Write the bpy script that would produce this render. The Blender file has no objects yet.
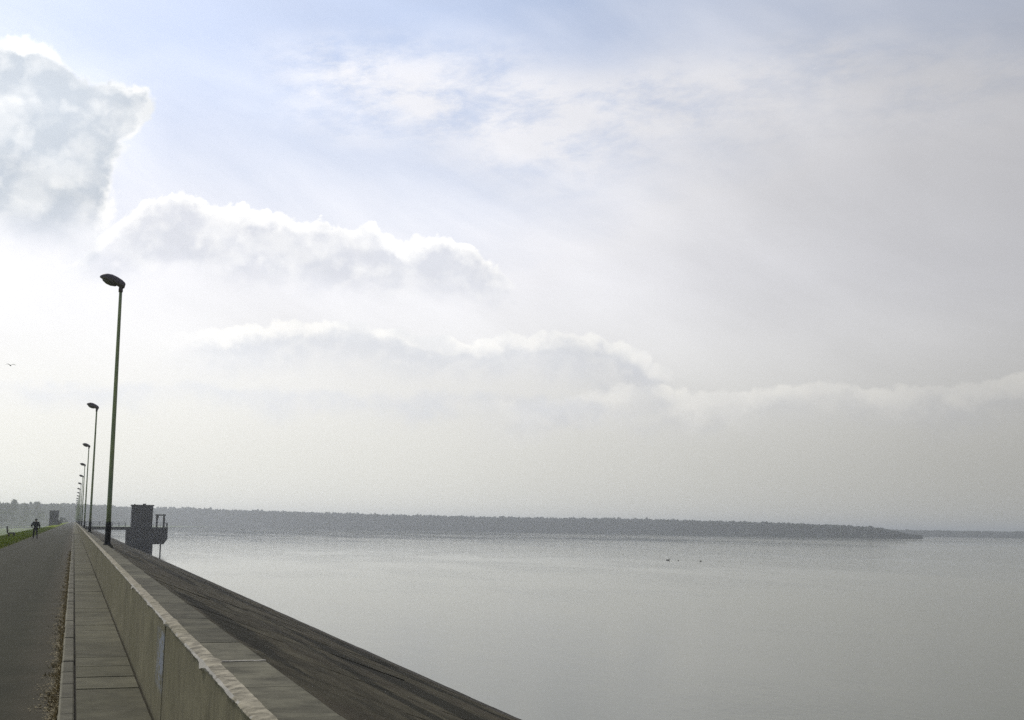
import bpy, math, random
from mathutils import Vector, Matrix
import numpy as np

random.seed(7)
S = bpy.context.scene
COL = S.collection
R = math.radians
CAM_Z = 1.7            # eye above the road; the road surface is z = 0
WATER = -5.5
FIELD = -6.4

# ------------------------------------------------------------------ camera
f_px, W, H = 1200.0, 1024, 720
pitch, yaw, roll = R(7.92), R(19.78), R(0.84)
fw = Vector((math.sin(yaw) * math.cos(pitch), math.cos(yaw) * math.cos(pitch), math.sin(pitch)))
rt0 = Vector((math.cos(yaw), -math.sin(yaw), 0))
up0 = rt0.cross(fw)
rt = math.cos(roll) * rt0 + math.sin(roll) * up0
up = -math.sin(roll) * rt0 + math.cos(roll) * up0
cd = bpy.data.cameras.new('camera')
cd.sensor_width = 36.0
cd.lens = 36.0 * f_px / W
cd.clip_start = 0.05
cd.clip_end = 30000
cam = bpy.data.objects.new('camera', cd)
M = Matrix((rt, up, -fw)).transposed().to_4x4()
M.translation = Vector((0, 0, CAM_Z))
cam.matrix_world = M
COL.objects.link(cam)
S.camera = cam

# ------------------------------------------------------------------ render / exposure
S.view_settings.view_transform = 'Standard'
S.view_settings.look = 'None'
S.view_settings.exposure = 0.15
S.view_settings.gamma = 1.0
S.view_settings.use_curve_mapping = False
S.cycles.use_denoising = False
S.cycles.max_bounces = 8
S.cycles.volume_bounces = 2
S.cycles.volume_max_steps = 256

# ------------------------------------------------------------------ sun
SUN_AZ, SUN_EL = -15.0, 40.0
sv = Vector((math.sin(R(SUN_AZ)) * math.cos(R(SUN_EL)), math.cos(R(SUN_AZ)) * math.cos(R(SUN_EL)), math.sin(R(SUN_EL))))
sl = bpy.data.lights.new('sun', 'SUN')
sl.energy = 1.4
sl.angle = R(9)
sl.color = (1.0, 0.95, 0.86)
so = bpy.data.objects.new('sun', sl)
so.rotation_euler = sv.to_track_quat('Z', 'Y').to_euler()
so.location = (0, 0, 60)
COL.objects.link(so)

# ------------------------------------------------------------------ node helpers
class NT:
    """tiny expression builder for shader node trees"""
    def __init__(s, tree):
        s.t = tree; s.n = tree.nodes; s.l = tree.links
    def put(s, sock, v):
        if hasattr(v, 'is_linked') or isinstance(v, bpy.types.NodeSocket): s.l.new(v, sock)
        else: sock.default_value = v
    def m(s, op, a, b=0.0, c=0.0, clamp=False):
        n = s.n.new('ShaderNodeMath'); n.operation = op; n.use_clamp = clamp
        for i, v in enumerate((a, b, c)): s.put(n.inputs[i], v)
        return n.outputs[0]
    def add(s, a, b): return s.m('ADD', a, b)
    def sub(s, a, b): return s.m('SUBTRACT', a, b)
    def mul(s, a, b): return s.m('MULTIPLY', a, b)
    def mn(s, a, b): return s.m('MINIMUM', a, b)
    def mx(s, a, b): return s.m('MAXIMUM', a, b)
    def ss(s, v, a, b, x=0.0, y=1.0, typ='SMOOTHSTEP'):
        n = s.n.new('ShaderNodeMapRange'); n.interpolation_type = typ; n.clamp = True
        for k, q in (('Value', v), ('From Min', a), ('From Max', b), ('To Min', x), ('To Max', y)): s.put(n.inputs[k], q)
        return n.outputs[0]
    def lin(s, v, a, b, x=0.0, y=1.0): return s.ss(v, a, b, x, y, 'LINEAR')
    def mix(s, f, a, b, mode='MIX'):
        n = s.n.new('ShaderNodeMix'); n.data_type = 'RGBA'; n.blend_type = mode
        s.put(n.inputs[0], f)
        for k, v in ((6, a), (7, b)):
            if isinstance(v, tuple) and len(v) == 3: v = (*v, 1.0)
            s.put(n.inputs[k], v)
        return n.outputs[2]
    def vec(s, x, y, z=0.0):
        n = s.n.new('ShaderNodeCombineXYZ')
        for i, v in enumerate((x, y, z)): s.put(n.inputs[i], v)
        return n.outputs[0]
    def xyz(s, v):
        n = s.n.new('ShaderNodeSeparateXYZ'); s.l.new(v, n.inputs[0]); return n.outputs
    def noise(s, v, scale, detail=4.0, rough=0.55, dist=0.0, dims='3D', out='Fac'):
        n = s.n.new('ShaderNodeTexNoise'); n.noise_dimensions = dims
        s.l.new(v, n.inputs['Vector'])
        n.inputs['Scale'].default_value = scale; n.inputs['Detail'].default_value = detail
        n.inputs['Roughness'].default_value = rough; n.inputs['Distortion'].default_value = dist
        return n.outputs[out]
    def voro(s, v, scale, smooth=0.4):
        n = s.n.new('ShaderNodeTexVoronoi'); n.feature = 'SMOOTH_F1'
        s.l.new(v, n.inputs['Vector']); n.inputs['Scale'].default_value = scale
        n.inputs['Smoothness'].default_value = smooth
        return n.outputs['Distance']
    def curve(s, v, pts, x0, x1, y0, y1):
        n = s.n.new('ShaderNodeFloatCurve')
        c = n.mapping.curves[0]
        P = [((x - x0) / (x1 - x0), (y - y0) / (y1 - y0)) for x, y in pts]
        P = [(0.0, P[0][1])] + [p for p in P if 0.001 < p[0] < 0.999] + [(1.0, P[-1][1])]
        c.points[0].location = P[0]; c.points[1].location = P[-1]
        for p in P[1:-1]: c.points.new(*p)
        for p in c.points: p.handle_type = 'AUTO_CLAMPED'
        n.mapping.use_clip = False
        n.mapping.update()
        n.inputs['Factor'].default_value = 1.0
        s.put(n.inputs['Value'], s.lin(v, x0, x1))
        return s.add(s.mul(n.outputs[0], y1 - y0), y0)

# ------------------------------------------------------------------ sky
world = bpy.data.worlds.new('World')
S.world = world
world.use_nodes = True
world.cycles.sampling_method = 'MANUAL'
world.cycles.sample_map_resolution = 512
T = NT(world.node_tree)
world.node_tree.nodes.clear()
tc = T.n.new('ShaderNodeTexCoord')
d = T.xyz(tc.outputs['Generated'])
az = T.mul(T.m('ARCTAN2', d[0], d[1]), 180 / math.pi)
el = T.mul(T.m('ARCSINE', d[2]), 180 / math.pi)
P = T.vec(az, el, 0.0)
sky = T.n.new('ShaderNodeTexSky')
sky.sky_type = 'NISHITA'; sky.sun_disc = False
sky.sun_elevation = R(SUN_EL); sky.sun_rotation = R(SUN_AZ)
sky.air_density = 1.0; sky.dust_density = 1.5; sky.ozone_density = 1.2

def soft(v, a, b): return T.ss(v, a, b)
def tint(v, c):
    n = T.n.new('ShaderNodeVectorMath'); n.operation = 'SCALE'
    n.inputs[0].default_value = c; T.put(n.inputs['Scale'], v); return n.outputs[0]
# glow of the veiled sky: brightest under the sun, dimmer away from it
ca = T.m('COSINE', T.mul(T.sub(az, SUN_AZ), math.pi / 180))
glow = T.add(T.mul(T.m('POWER', T.lin(ca, 0.35, 1.0), 1.55), 0.52), 0.405)
glow = T.mul(glow, T.mul(T.lin(ca, -0.4, 0.38, 0.42, 1.0), T.ss(el, 27.0, 55.0, 1.0, 0.5)))
n_low = T.noise(P, 0.05, 3, 0.5)
glow = T.mul(glow, T.lin(n_low, 0.25, 0.75, 0.96, 1.04))
glow = T.mul(glow, T.add(T.mul(T.ss(el, 1.0, 11.0), 0.15), T.add(0.94, T.mul(T.ss(el, 15.0, 24.0), 0.05))))
# broad soft streaks fanning through the high sheet, drifting down to the right
st_v = T.vec(T.add(T.mul(az, 0.30), T.mul(el, -0.22)), T.add(T.mul(el, 1.0), T.mul(az, 0.42)), 1.7)
st_n = T.sub(T.noise(st_v, 0.16, 6, 0.55, 0.3), 0.5)
glow = T.mul(glow, T.add(1.0, T.mul(st_n, T.mul(T.ss(el, 3.0, 10.0), 0.42))))
glow = T.mul(glow, T.add(1.0, T.mul(T.mul(soft(T.m('ABSOLUTE', T.sub(az, 20.0)), 15.0, 2.0), soft(T.m('ABSOLUTE', T.sub(el, 13.0)), 8.0, 1.0)), 0.10)))
g10 = T.mul(glow, 10.0)
glow_low = T.sub(1.0, T.mul(T.mul(soft(el, 9.0, 1.0), soft(az, 8.0, 42.0)), 0.15))
g10 = T.mul(g10, glow_low)
warm = soft(el, 13.0, 1.0)
veil = T.mix(warm, tint(g10, (0.95, 0.95, 0.99)), tint(g10, (1.015, 1.005, 0.93)))
# coverage of the blue by the thin veil
cov_n = T.noise(T.vec(T.mul(az, 0.5), el), 0.10, 6, 0.58)
cover = T.add(soft(el, 25.0, 9.0), T.mul(T.sub(cov_n, 0.5), 0.5))
cover = T.add(cover, T.mul(st_n, 0.8))
cover = T.add(cover, T.mul(soft(az, 14.0, 42.0), 0.50))
cover = T.lin(cover, 0.08, 0.90, 0.04, 1.0)
blue = T.mix(0.25, tint(g10, (0.55, 0.655, 0.89)), sky.outputs[0])   # sky seen through thin high mist
skyc = T.mix(cover, blue, veil)

# thin wind-drawn cirrus
pc = T.vec(T.sub(T.mul(az, 0.42), T.mul(el, 0.10)), T.sub(T.mul(el, 1.0), T.mul(az, 0.05)), 3.3)
cn = T.noise(pc, 0.62, 11, 0.68, 0.15)
cbig = T.noise(pc, 0.20, 3, 0.5)
band = T.sub(el, T.sub(20.3, T.mul(T.sub(az, 14.0), 0.035)))
bm = T.mul(soft(T.m('ABSOLUTE', T.add(band, T.mul(T.sub(cbig, 0.5), 5.0))), 3.4, 0.6), T.mul(soft(az, 5.0, 12.0), soft(az, 75.0, 34.0)))
bm2 = T.mul(soft(T.m('ABSOLUTE', T.sub(el, T.sub(15.9, T.mul(T.sub(az, 25.0), 0.25)))), 3.4, 0.3), T.mul(soft(az, 13.0, 21.0), 0.55))
cir = T.mul(T.ss(T.add(cn, T.mul(T.sub(cbig, 0.5), 0.35)), 0.31, 0.62), bm)
cir = T.add(cir, T.mul(T.ss(cn, 0.30, 0.70), bm2))
cir = T.mn(T.mul(cir, 0.92), 0.92)
skyc = T.mix(cir, skyc, tint(g10, (0.985, 0.985, 1.025)))

# cumulus banks. nf is the billow field; a smoother copy of it taken nearer the sun tells lit from shaded billows
def nf(p, fine=True):
    b_ = T.add(T.mul(T.sub(0.42, T.voro(p, 0.55, 0.5)), 0.60), T.mul(T.sub(0.42, T.voro(p, 1.25, 0.4)), 0.80))
    if fine: b_ = T.add(b_, T.mul(T.sub(0.42, T.voro(p, 3.0, 0.35)), 0.45))
    return T.add(b_, T.mul(T.sub(T.noise(p, 0.6, 9 if fine else 3, 0.62), 0.5), 1.7))
warpn = T.noise(P, 0.8, 5, 0.6, out='Color')
wv = T.n.new('ShaderNodeVectorMath'); wv.operation = 'MULTIPLY_ADD'
T.l.new(warpn, wv.inputs[0]); wv.inputs[1].default_value = (1.0, 1.0, 0.0); T.l.new(P, wv.inputs[2])
PW = wv.outputs[0]
po = T.n.new('ShaderNodeVectorMath'); po.operation = 'ADD'; T.l.new(PW, po.inputs[0]); po.inputs[1].default_value = (-0.2, 0.55, 0)
edge = nf(PW)
lit = T.sub(nf(PW, False), nf(po.outputs[0], False))
body_n = T.noise(T.vec(az, T.mul(el, 1.3), 9.0), 0.30, 6, 0.55)
body_2 = T.noise(T.vec(az, T.mul(el, 1.2), 21.0), 0.42, 5, 0.55)
body_3 = T.noise(T.vec(az, T.mul(el, 0.8), 33.0), 0.38, 4, 0.55)
wisp = T.noise(P, 2.2, 6, 0.65)

def bank(base, top, right=None, left=None, rfade=None, lowel=None, d0=1.5, d1=4.0, rim=1.1, body=0.80, sharp=0.35, rimw=1.4, amp=1.0, op=1.0, relief=0.5, warmrim=(1.0, 0.99, 0.965), bodyc=(0.955, 0.975, 1.02), patch=0.6, dull=0.8):
    t = T.sub(T.curve(az, top, -12, 52, 0, 30), el)
    if right: t = T.mn(t, T.mul(T.sub(T.curve(el, right, 0, 30, -12, 52), az), 0.9))
    t = T.add(t, T.mul(edge, amp))
    t = T.add(t, T.mul(T.sub(wisp, 0.5), 0.35))
    nn = T.mul(T.sub(body_n, 0.5), 3.0)
    ml = T.ss(T.add(t, nn), d0, d1, 1.0, 0.0)
    m = T.mul(T.ss(t, 0.0, sharp), ml)
    if left is not None: m = T.mul(m, T.ss(T.add(az, nn), left - 2.5, left + 2.0))
    if rfade: m = T.mul(m, T.ss(T.add(az, T.mul(edge, 0.8)), rfade[0], rfade[1], 1.0, 0.0))
    if lowel: m = T.mul(m, T.ss(T.add(el, nn), lowel[0], lowel[1]))
    m = T.mul(m, op)
    k = T.add(T.ss(T.add(t, nn), 0.1, rimw), T.mul(lit, -relief))
    # parts of the body are thick and grey, others let the light through
    k = T.mul(T.lin(k, 0.0, 1.0), T.ss(body_2, 0.34, 0.58, 1.0 - patch, 1.0))
    k = T.mx(k, T.ss(body_3, 0.44, 0.62, 0.0, dull))   # stretches of the edge that stand in shade
    c = T.mix(k, tint(T.mul(g10, rim), warmrim), tint(T.mul(g10, body), bodyc))
    return T.mix(m, base, c)

L5 = [(-12, 6.3), (-3.47, 6.51), (-0.14, 6.45), (4.21, 6.86), (7.86, 6.64), (14.43, 6.67), (20.18, 6.59), (24.02, 6.34), (27, 6.2)]
L4 = [(16, 5.6), (18.27, 5.99), (22.11, 6.23), (25.93, 7.01), (28.76, 6.63), (31.55, 6.76), (34.75, 7.04), (36.96, 6.72), (40.41, 6.82), (43.08, 7.17), (46.1, 6.96)]
L3 = [(-4, 8.0), (0.6, 8.57), (5.0, 9.02), (7.74, 9.35), (11.01, 9.68), (13.39, 9.58), (15.8, 9.18), (18.22, 9.09), (20.14, 9.45), (22.56, 9.38), (24.49, 9.1), (25.93, 8.6), (27.2, 7.9), (29, 7.4)]
L2 = [(-4, 10.5), (-0.06, 12.3), (0.95, 13.56), (2.44, 14.69), (3.77, 15.26), (5.4, 14.85), (7.03, 14.79), (9.4, 14.48), (11.56, 14.32), (12.76, 14.47), (14.23, 13.77), (16.17, 13.84), (17.89, 13.31), (19.13, 12.5), (20.2, 11.7), (23, 10.5)]
L1 = [(-12, 19.5), (-6.94, 20.28), (-4.52, 21.03), (-2.83, 21.22), (-1.46, 20.23), (-0.11, 19.9), (1.23, 19.8), (2.64, 19.3), (3.4, 18.5)]
L1R = [(8, -1), (11.66, 0.6), (12.85, 1.0), (14.26, 1.22), (15.38, 1.15), (16.74, 1.42), (17.94, 2.25), (19.1, 2.73), (21, 2.3)]
skyc = bank(skyc, L4, left=19.5, d0=0.6, d1=2.6, rim=1.17, body=0.97, rimw=1.5, amp=0.40, sharp=0.25, op=0.95, dull=0.35, relief=0.5, warmrim=(1.0, 0.985, 0.94), bodyc=(0.985, 0.985, 0.98))
skyc = bank(skyc, L5, left=-3.0, rfade=(23, 27), d0=0.6, d1=2.0, rim=1.01, body=0.93, rimw=0.9, amp=0.40, sharp=0.6, op=0.75, relief=0.3)
skyc = bank(skyc, L3, left=5.0, rfade=(26.0, 27.6), d0=1.0, d1=2.9, rim=1.10, body=0.885, rimw=0.9, amp=0.44, sharp=0.22, op=0.95, relief=0.5, patch=0.3, dull=0.6)
skyc = bank(skyc, L2, left=0.3, rfade=(18.8, 19.9), lowel=(9.9, 12.0), d0=2.3, d1=4.6, rim=1.14, body=0.785, rimw=1.15, amp=0.60, op=0.96, relief=0.7, sharp=0.20, bodyc=(0.965, 0.99, 1.07), patch=0.40, dull=0.45)
skyc = bank(skyc, L1, right=L1R, lowel=(11.0, 14.5), d0=8.5, d1=11.5, rim=1.09, body=0.63, rimw=0.9, amp=0.56, relief=0.5, sharp=0.45, bodyc=(0.905, 0.985, 1.09), patch=0.36, dull=0.5)
bg = T.n.new('ShaderNodeBackground')
T.l.new(skyc, bg.inputs['Color']); bg.inputs['Strength'].default_value = 0.1
wo = T.n.new('ShaderNodeOutputWorld')
T.l.new(bg.outputs[0], wo.inputs['Surface'])

# ------------------------------------------------------------------ materials
def mat(name, fn):
    m = bpy.data.materials.new(name); m.use_nodes = True
    m.node_tree.nodes.clear()
    t = NT(m.node_tree)
    b = t.n.new('ShaderNodeBsdfPrincipled')
    o = t.n.new('ShaderNodeOutputMaterial'); t.l.new(b.outputs[0], o.inputs['Surface'])
    fn(t, b)
    return m
def objc(t):
    return t.n.new('ShaderNodeTexCoord').outputs['Object']
def posn(t):
    return t.n.new('ShaderNodeNewGeometry').outputs['Position']
def island(t):
    return t.n.new('ShaderNodeNewGeometry').outputs['Random Per Island']
def scl(t, v, k):
    n = t.n.new('ShaderNodeVectorMath'); n.operation = 'MULTIPLY'; t.l.new(v, n.inputs[0]); n.inputs[1].default_value = k
    return n.outputs[0]
def bump(t, b, h, strength=0.4, dist=0.01):
    n = t.n.new('ShaderNodeBump'); n.inputs['Strength'].default_value = strength; n.inputs['Distance'].default_value = dist
    t.l.new(h, n.inputs['Height']); t.l.new(n.outputs[0], b.inputs['Normal'])
def plain(name, c, rough=0.7, var=0.25, scale=6.0, metal=0.0, spec=0.4, stretch=(1, 1, 1)):
    def fn(t, b):
        p = scl(t, objc(t), stretch)
        n = t.noise(p, scale, 6, 0.6)
        lo = tuple(x * (1 - var) for x in c); hi = tuple(min(1, x * (1 + var)) for x in c)
        t.l.new(t.mix(t.ss(n, 0.3, 0.7), lo, hi), b.inputs['Base Color'])
        b.inputs['Roughness'].default_value = rough; b.inputs['Metallic'].default_value = metal
        b.inputs['Specular IOR Level'].default_value = spec
        bump(t, b, n, 0.15, 0.01)
    return mat(name, fn)

def m_asphalt(t, b):
    p = posn(t)
    fine = t.noise(p, 70, 3, 0.7); mid = t.noise(p, 1.3, 6, 0.6)
    lng = t.noise(scl(t, p, (2.2, 0.06, 1)), 1.0, 5, 0.6)
    c = t.mix(t.ss(mid, 0.3, 0.7), (0.043, 0.042, 0.022), (0.057, 0.0555, 0.031))
    c = t.mix(t.mul(t.ss(lng, 0.35, 0.7), 0.45), c, (0.031, 0.030, 0.015))
    c = t.mix(t.mul(t.ss(fine, 0.45, 0.75), 0.55), c, (0.10, 0.095, 0.06))
    c = t.mix(t.mul(t.ss(fine, 0.5, 0.25), 0.4), c, (0.026, 0.025, 0.018))
    x = t.xyz(p)[0]
    vn = t.n.new('ShaderNodeTexVoronoi'); vn.feature = 'DISTANCE_TO_EDGE'; vn.inputs['Scale'].default_value = 0.34
    wp = t.n.new('ShaderNodeVectorMath'); wp.operation = 'MULTIPLY_ADD'
    t.l.new(t.noise(p, 1.1, 4, 0.6, out='Color'), wp.inputs[0]); wp.inputs[1].default_value = (0.9, 0.9, 0); t.l.new(p, wp.inputs[2])
    t.l.new(wp.outputs[0], vn.inputs['Vector'])
    crack = t.mul(t.ss(vn.outputs['Distance'], 0.010, 0.002), t.ss(t.noise(p, 0.25, 3, 0.5), 0.48, 0.6))
    c = t.mix(t.mul(crack, 0.6), c, (0.016, 0.015, 0.010))
    tr = t.add(t.ss(t.m('ABSOLUTE', t.add(x, 1.25)), 0.42, 0.05), t.ss(t.m('ABSOLUTE', t.add(x, 2.75)), 0.42, 0.05))
    c = t.mix(t.mul(tr, t.mul(mid, 0.28)), c, (0.085, 0.08, 0.055))
    c = t.mix(t.mul(t.ss(t.noise(p, 0.7, 5, 0.6), 0.58, 0.66), 0.35), c, (0.026, 0.025, 0.014))
    c = t.mix(t.mul(t.ss(t.add(x, t.mul(mid, 0.5)), -0.45, 0.15), 0.55), c, (0.11, 0.092, 0.062))
    t.l.new(c, b.inputs['Base Color']); b.inputs['Roughness'].default_value = 0.85
    b.inputs['Specular IOR Level'].default_value = 0.06
    bump(t, b, fine, 0.5, 0.006)
ASPHALT = mat('asphalt', m_asphalt)

def concrete(name, c, var=0.3, olive=0.3, isl=0.25, streak=False, stain=False, arris=False, grit=3.2):
    def fn(t, b):
        p = posn(t)
        fine = t.noise(p, 55, 4, 0.7); mid = t.noise(p, grit, 7, 0.66); big = t.noise(p, 0.55, 4, 0.55)
        k = lambda q: tuple(x * q for x in c)
        col = t.mix(t.ss(mid, 0.28, 0.72), k(1 - var), k(1 + var))
        col = t.mix(t.mul(t.ss(big, 0.42, 0.68), olive), col, (c[0] * 0.62, c[1] * 0.635, c[2] * 0.50))
        col = t.mix(t.mul(t.ss(fine, 0.52, 0.75), 0.4), col, k(1.45))
        col = t.mix(t.mul(t.ss(fine, 0.46, 0.28), 0.4), col, k(0.55))
        if isl:
            r = island(t)
            col = t.mix(1.0, col, t.mix(r, (1 - isl,) * 3, (1 + isl * .6,) * 3), 'MULTIPLY')
        if streak:
            s = t.noise(scl(t, p, (1, 7, 0.5)), 1.0, 5, 0.6)
            col = t.mix(t.mul(t.ss(s, 0.48, 0.72), 0.5), col, k(0.62))
            zz = t.xyz(p)
            # damp run-off marks under each panel joint and a grimy foot
            jo = t.m('ABSOLUTE', t.sub(t.m('FRACT', t.m('DIVIDE', t.sub(zz[1], 9.87 - 3.62), 7.24)), 0.5))
            col = t.mix(t.mul(t.ss(t.add(jo, t.mul(s, 0.02)), 0.045, 0.012), 0.35), col, k(0.6))
            col = t.mix(t.mul(t.ss(t.add(zz[2], t.mul(mid, 0.15)), 0.26, 0.12), 0.55), col, k(0.5))
        if arris:
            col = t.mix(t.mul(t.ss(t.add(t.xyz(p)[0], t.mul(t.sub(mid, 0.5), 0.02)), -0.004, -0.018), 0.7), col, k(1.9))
        if stain:
            zz = t.xyz(p)
            w = t.mul(t.ss(zz[1], 9.86, 9.90), t.ss(t.add(zz[1], t.mul(mid, 0.9)), 11.25, 10.75))
            w = t.mul(w, t.mul(t.ss(zz[2], 0.34, 0.46), t.ss(zz[2], 0.86, 0.80)))
            fl = t.noise(scl(t, p, (1, 3.2, 9.0)), 2.1, 5, 0.65)
            col = t.mix(t.mul(w, t.ss(fl, 0.40, 0.54)), col, (0.36, 0.385, 0.42))
        t.l.new(col, b.inputs['Base Color'])
        b.inputs['Roughness'].default_value = 0.9; b.inputs['Specular IOR Level'].default_value = 0.12
        bump(t, b, t.add(t.mul(fine, 0.6), mid), 0.5, 0.008)
    return mat(name, fn)
SLAB = concrete('paving concrete', (0.165, 0.154, 0.102), isl=0.2)
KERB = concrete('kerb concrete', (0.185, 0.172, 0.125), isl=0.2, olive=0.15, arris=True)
WALLC = concrete('wall concrete', (0.29, 0.262, 0.165), var=0.25, isl=0.06, streak=True, stain=True, olive=0.45)
COPING = concrete('coping concrete', (0.172, 0.160, 0.112), var=0.5, isl=0.30, olive=0.25)
CEMENT = concrete('pale cement', (0.43, 0.385, 0.285), var=0.6, isl=0, olive=0.45, grit=13.0)
LIME = concrete('white lime edge', (0.56, 0.525, 0.45), var=0.2, isl=0, olive=0.05)
DIRT = concrete('dirt bed', (0.035, 0.03, 0.022), isl=0, olive=0)
TOWERC = concrete('tower concrete', (0.040, 0.042, 0.052), var=0.2, isl=0.0, olive=0.1)

def m_embank(t, b):
    p = posn(t)
    z = t.xyz(p)
    st = t.noise(t.vec(z[0], t.mul(z[1], 0.16), 0.0), 1.5, 8, 0.70)
    bandn = t.noise(t.vec(z[0], t.mul(z[1], 0.045), 4.0), 0.50, 3, 0.5)
    fine = t.noise(p, 8, 7, 0.75); mid = t.noise(t.vec(z[0], t.mul(z[1], 0.45), 0.0), 1.5, 8, 0.68); blot = t.noise(p, 0.35, 5, 0.6)
    c = t.mix(t.ss(st, 0.34, 0.66), (0.055, 0.048, 0.028), (0.130, 0.115, 0.074))
    c = t.mix(t.mul(t.ss(blot, 0.45, 0.65), 0.4), c, (0.088, 0.070, 0.050))
    c = t.mix(t.mul(t.ss(t.add(bandn, t.mul(t.sub(mid, 0.5), 0.18)), 0.50, 0.56), 0.88), c, (0.020, 0.019, 0.011))
    c = t.mix(t.mul(t.ss(mid, 0.52, 0.68), 0.6), c, (0.032, 0.030, 0.018))
    c = t.mix(t.mul(t.ss(fine, 0.52, 0.66), 0.6), c, (0.026, 0.024, 0.016))
    c = t.mix(t.mul(t.ss(fine, 0.46, 0.34), 0.5), c, (0.17, 0.155, 0.12))
    # bleached tide line just above the water, dark wet foot below it
    zz = t.add(z[2], t.mul(t.sub(mid, 0.5), 0.5))
    c = t.mix(t.mul(t.mul(t.ss(zz, WATER + 0.12, WATER + 0.22), t.ss(zz, WATER + 0.62, WATER + 0.40)), 0.6), c, (0.115, 0.108, 0.105))
    c = t.mix(t.mul(t.ss(z[2], WATER + 0.16, WATER + 0.06), 0.8), c, (0.025, 0.024, 0.020))
    c = t.mix(1.0, c, t.mix(island(t), (0.80,) * 3, (1.15,) * 3), 'MULTIPLY')
    t.l.new(c, b.inputs['Base Color']); b.inputs['Roughness'].default_value = 0.95
    b.inputs['Specular IOR Level'].default_value = 0.08
    bump(t, b, t.add(fine, mid), 0.8, 0.04)
EMB = mat('weathered revetment', m_embank)

def m_water(t, b):
    p = posn(t)
    big = t.noise(scl(t, p, (0.009, 0.003, 1)), 1.0, 5, 0.6)
    patch = t.noise(scl(t, p, (0.05, 0.022, 1)), 1.0, 4, 0.6)
    rp = t.noise(scl(t, p, (1.0, 0.6, 1)), 2.2, 5, 0.6, 0.3)
    sw = t.noise(scl(t, p, (1.0, 0.5, 1)), 0.30, 4, 0.55)
    b.inputs['Base Color'].default_value = (0.030, 0.046, 0.001, 1)
    b.inputs['IOR'].default_value = 1.333
    t.l.new(t.ss(big, 0.35, 0.65, 0.025, 0.07), b.inputs['Roughness'])
    h = t.add(t.mul(rp, 0.07), t.mul(sw, 0.22))
    n = t.n.new('ShaderNodeBump'); n.inputs['Distance'].default_value = 1.0
    w = t.add(t.mul(t.ss(big, 0.34, 0.62), 0.09), t.mul(t.ss(patch, 0.40, 0.62), 0.10))
    off = t.ss(t.xyz(p)[0], 120.0, 700.0)          # open water away from the dam is ruffled by the wind
    t.l.new(t.add(t.add(w, 0.03), t.mul(off, t.ss(big, 0.30, 0.55, 0.10, 0.34))), n.inputs['Strength'])
    t.l.new(h, n.inputs['Height']); t.l.new(n.outputs[0], b.inputs['Normal'])
WATERM = mat('lake water', m_water)

def m_grass(t, b):
    p = posn(t)
    n = t.noise(p, 0.6, 6, 0.65); f = t.noise(p, 11, 4, 0.7)
    c = t.mix(t.ss(n, 0.3, 0.7), (0.17, 0.235, 0.008), (0.29, 0.36, 0.012))
    c = t.mix(t.mul(t.ss(f, 0.5, 0.72), 0.5), c, (0.055, 0.075, 0.018))
    x = t.xyz(p)[0]
    c = t.mix(t.mul(t.ss(t.add(x, t.mul(n, 0.8)), -4.2, -3.6), 0.7), c, (0.11, 0.095, 0.055))
    t.l.new(c, b.inputs['Base Color']); b.inputs['Roughness'].default_value = 0.9
    b.inputs['Specular IOR Level'].default_value = 0.0
    bump(t, b, f, 0.5, 0.04)
GRASS = mat('verge grass', m_grass)
def m_blade(t, b):
    c = t.mix(island(t), (0.14, 0.20, 0.010), (0.36, 0.42, 0.03))
    t.l.new(c, b.inputs['Base Color']); b.inputs['Roughness'].default_value = 0.9; b.inputs['Specular IOR Level'].default_value = 0.05
BLADE = mat('grass blades', m_blade)
def m_field(t, b):
    p = posn(t)
    n = t.noise(scl(t, p, (0.01, 0.004, 1)), 1.0, 6, 0.6); f = t.noise(p, 0.2, 6, 0.7)
    c = t.mix(t.ss(n, 0.35, 0.65), (0.15, 0.22, 0.075), (0.23, 0.27, 0.12))
    c = t.mix(t.mul(t.ss(f, 0.45, 0.7), 0.4), c, (0.07, 0.09, 0.035))
    t.l.new(c, b.inputs['Base Color']); b.inputs['Roughness'].default_value = 0.95
    b.inputs['Specular IOR Level'].default_value = 0.0
FIELDM = mat('meadow', m_field)
def m_leaf(lo, hi):
    def fn(t, b):
        p = posn(t)
        n = t.noise(p, 0.11, 5, 0.6)
        c = t.mix(t.ss(n, 0.3, 0.7), lo, hi)
        c = t.mix(1.0, c, t.mix(island(t), (0.6,) * 3, (1.4,) * 3), 'MULTIPLY')
        t.l.new(c, b.inputs['Base Color']); b.inputs['Roughness'].default_value = 0.85
        b.inputs['Specular IOR Level'].default_value = 0.15
    return fn
FOLIAGE = mat('woodland foliage', m_leaf((0.056, 0.070, 0.050), (0.092, 0.104, 0.074)))
FOLIAGE2 = mat('tree foliage', m_leaf((0.045, 0.058, 0.028), (0.090, 0.098, 0.048)))
UNDER = plain('dark undergrowth', (0.035, 0.04, 0.024), 1.0, 0.3, 0.05, spec=0.0)
BARK = plain('bark', (0.085, 0.072, 0.055), 0.9, 0.35, 3.0)
def m_pole(t, b):
    p = objc(t)
    z = t.xyz(p)
    n = t.noise(scl(t, p, (1, 1, 0.25)), 3.0, 5, 0.6); f = t.noise(p, 26, 4, 0.7)
    c = t.mix(t.ss(n, 0.38, 0.62), (0.34, 0.43, 0.28), (0.56, 0.62, 0.31))
    c = t.mix(t.mul(t.ss(f, 0.5, 0.7), 0.35), c, (0.05, 0.05, 0.045))
    t.l.new(c, b.inputs['Base Color']); b.inputs['Roughness'].default_value = 0.6
    b.inputs['Metallic'].default_value = 0.0
POLE = mat('galvanised pole', m_pole)
SLEEVE = plain('dark pole base', (0.035, 0.038, 0.042), 0.7, 0.3, 8)
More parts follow.
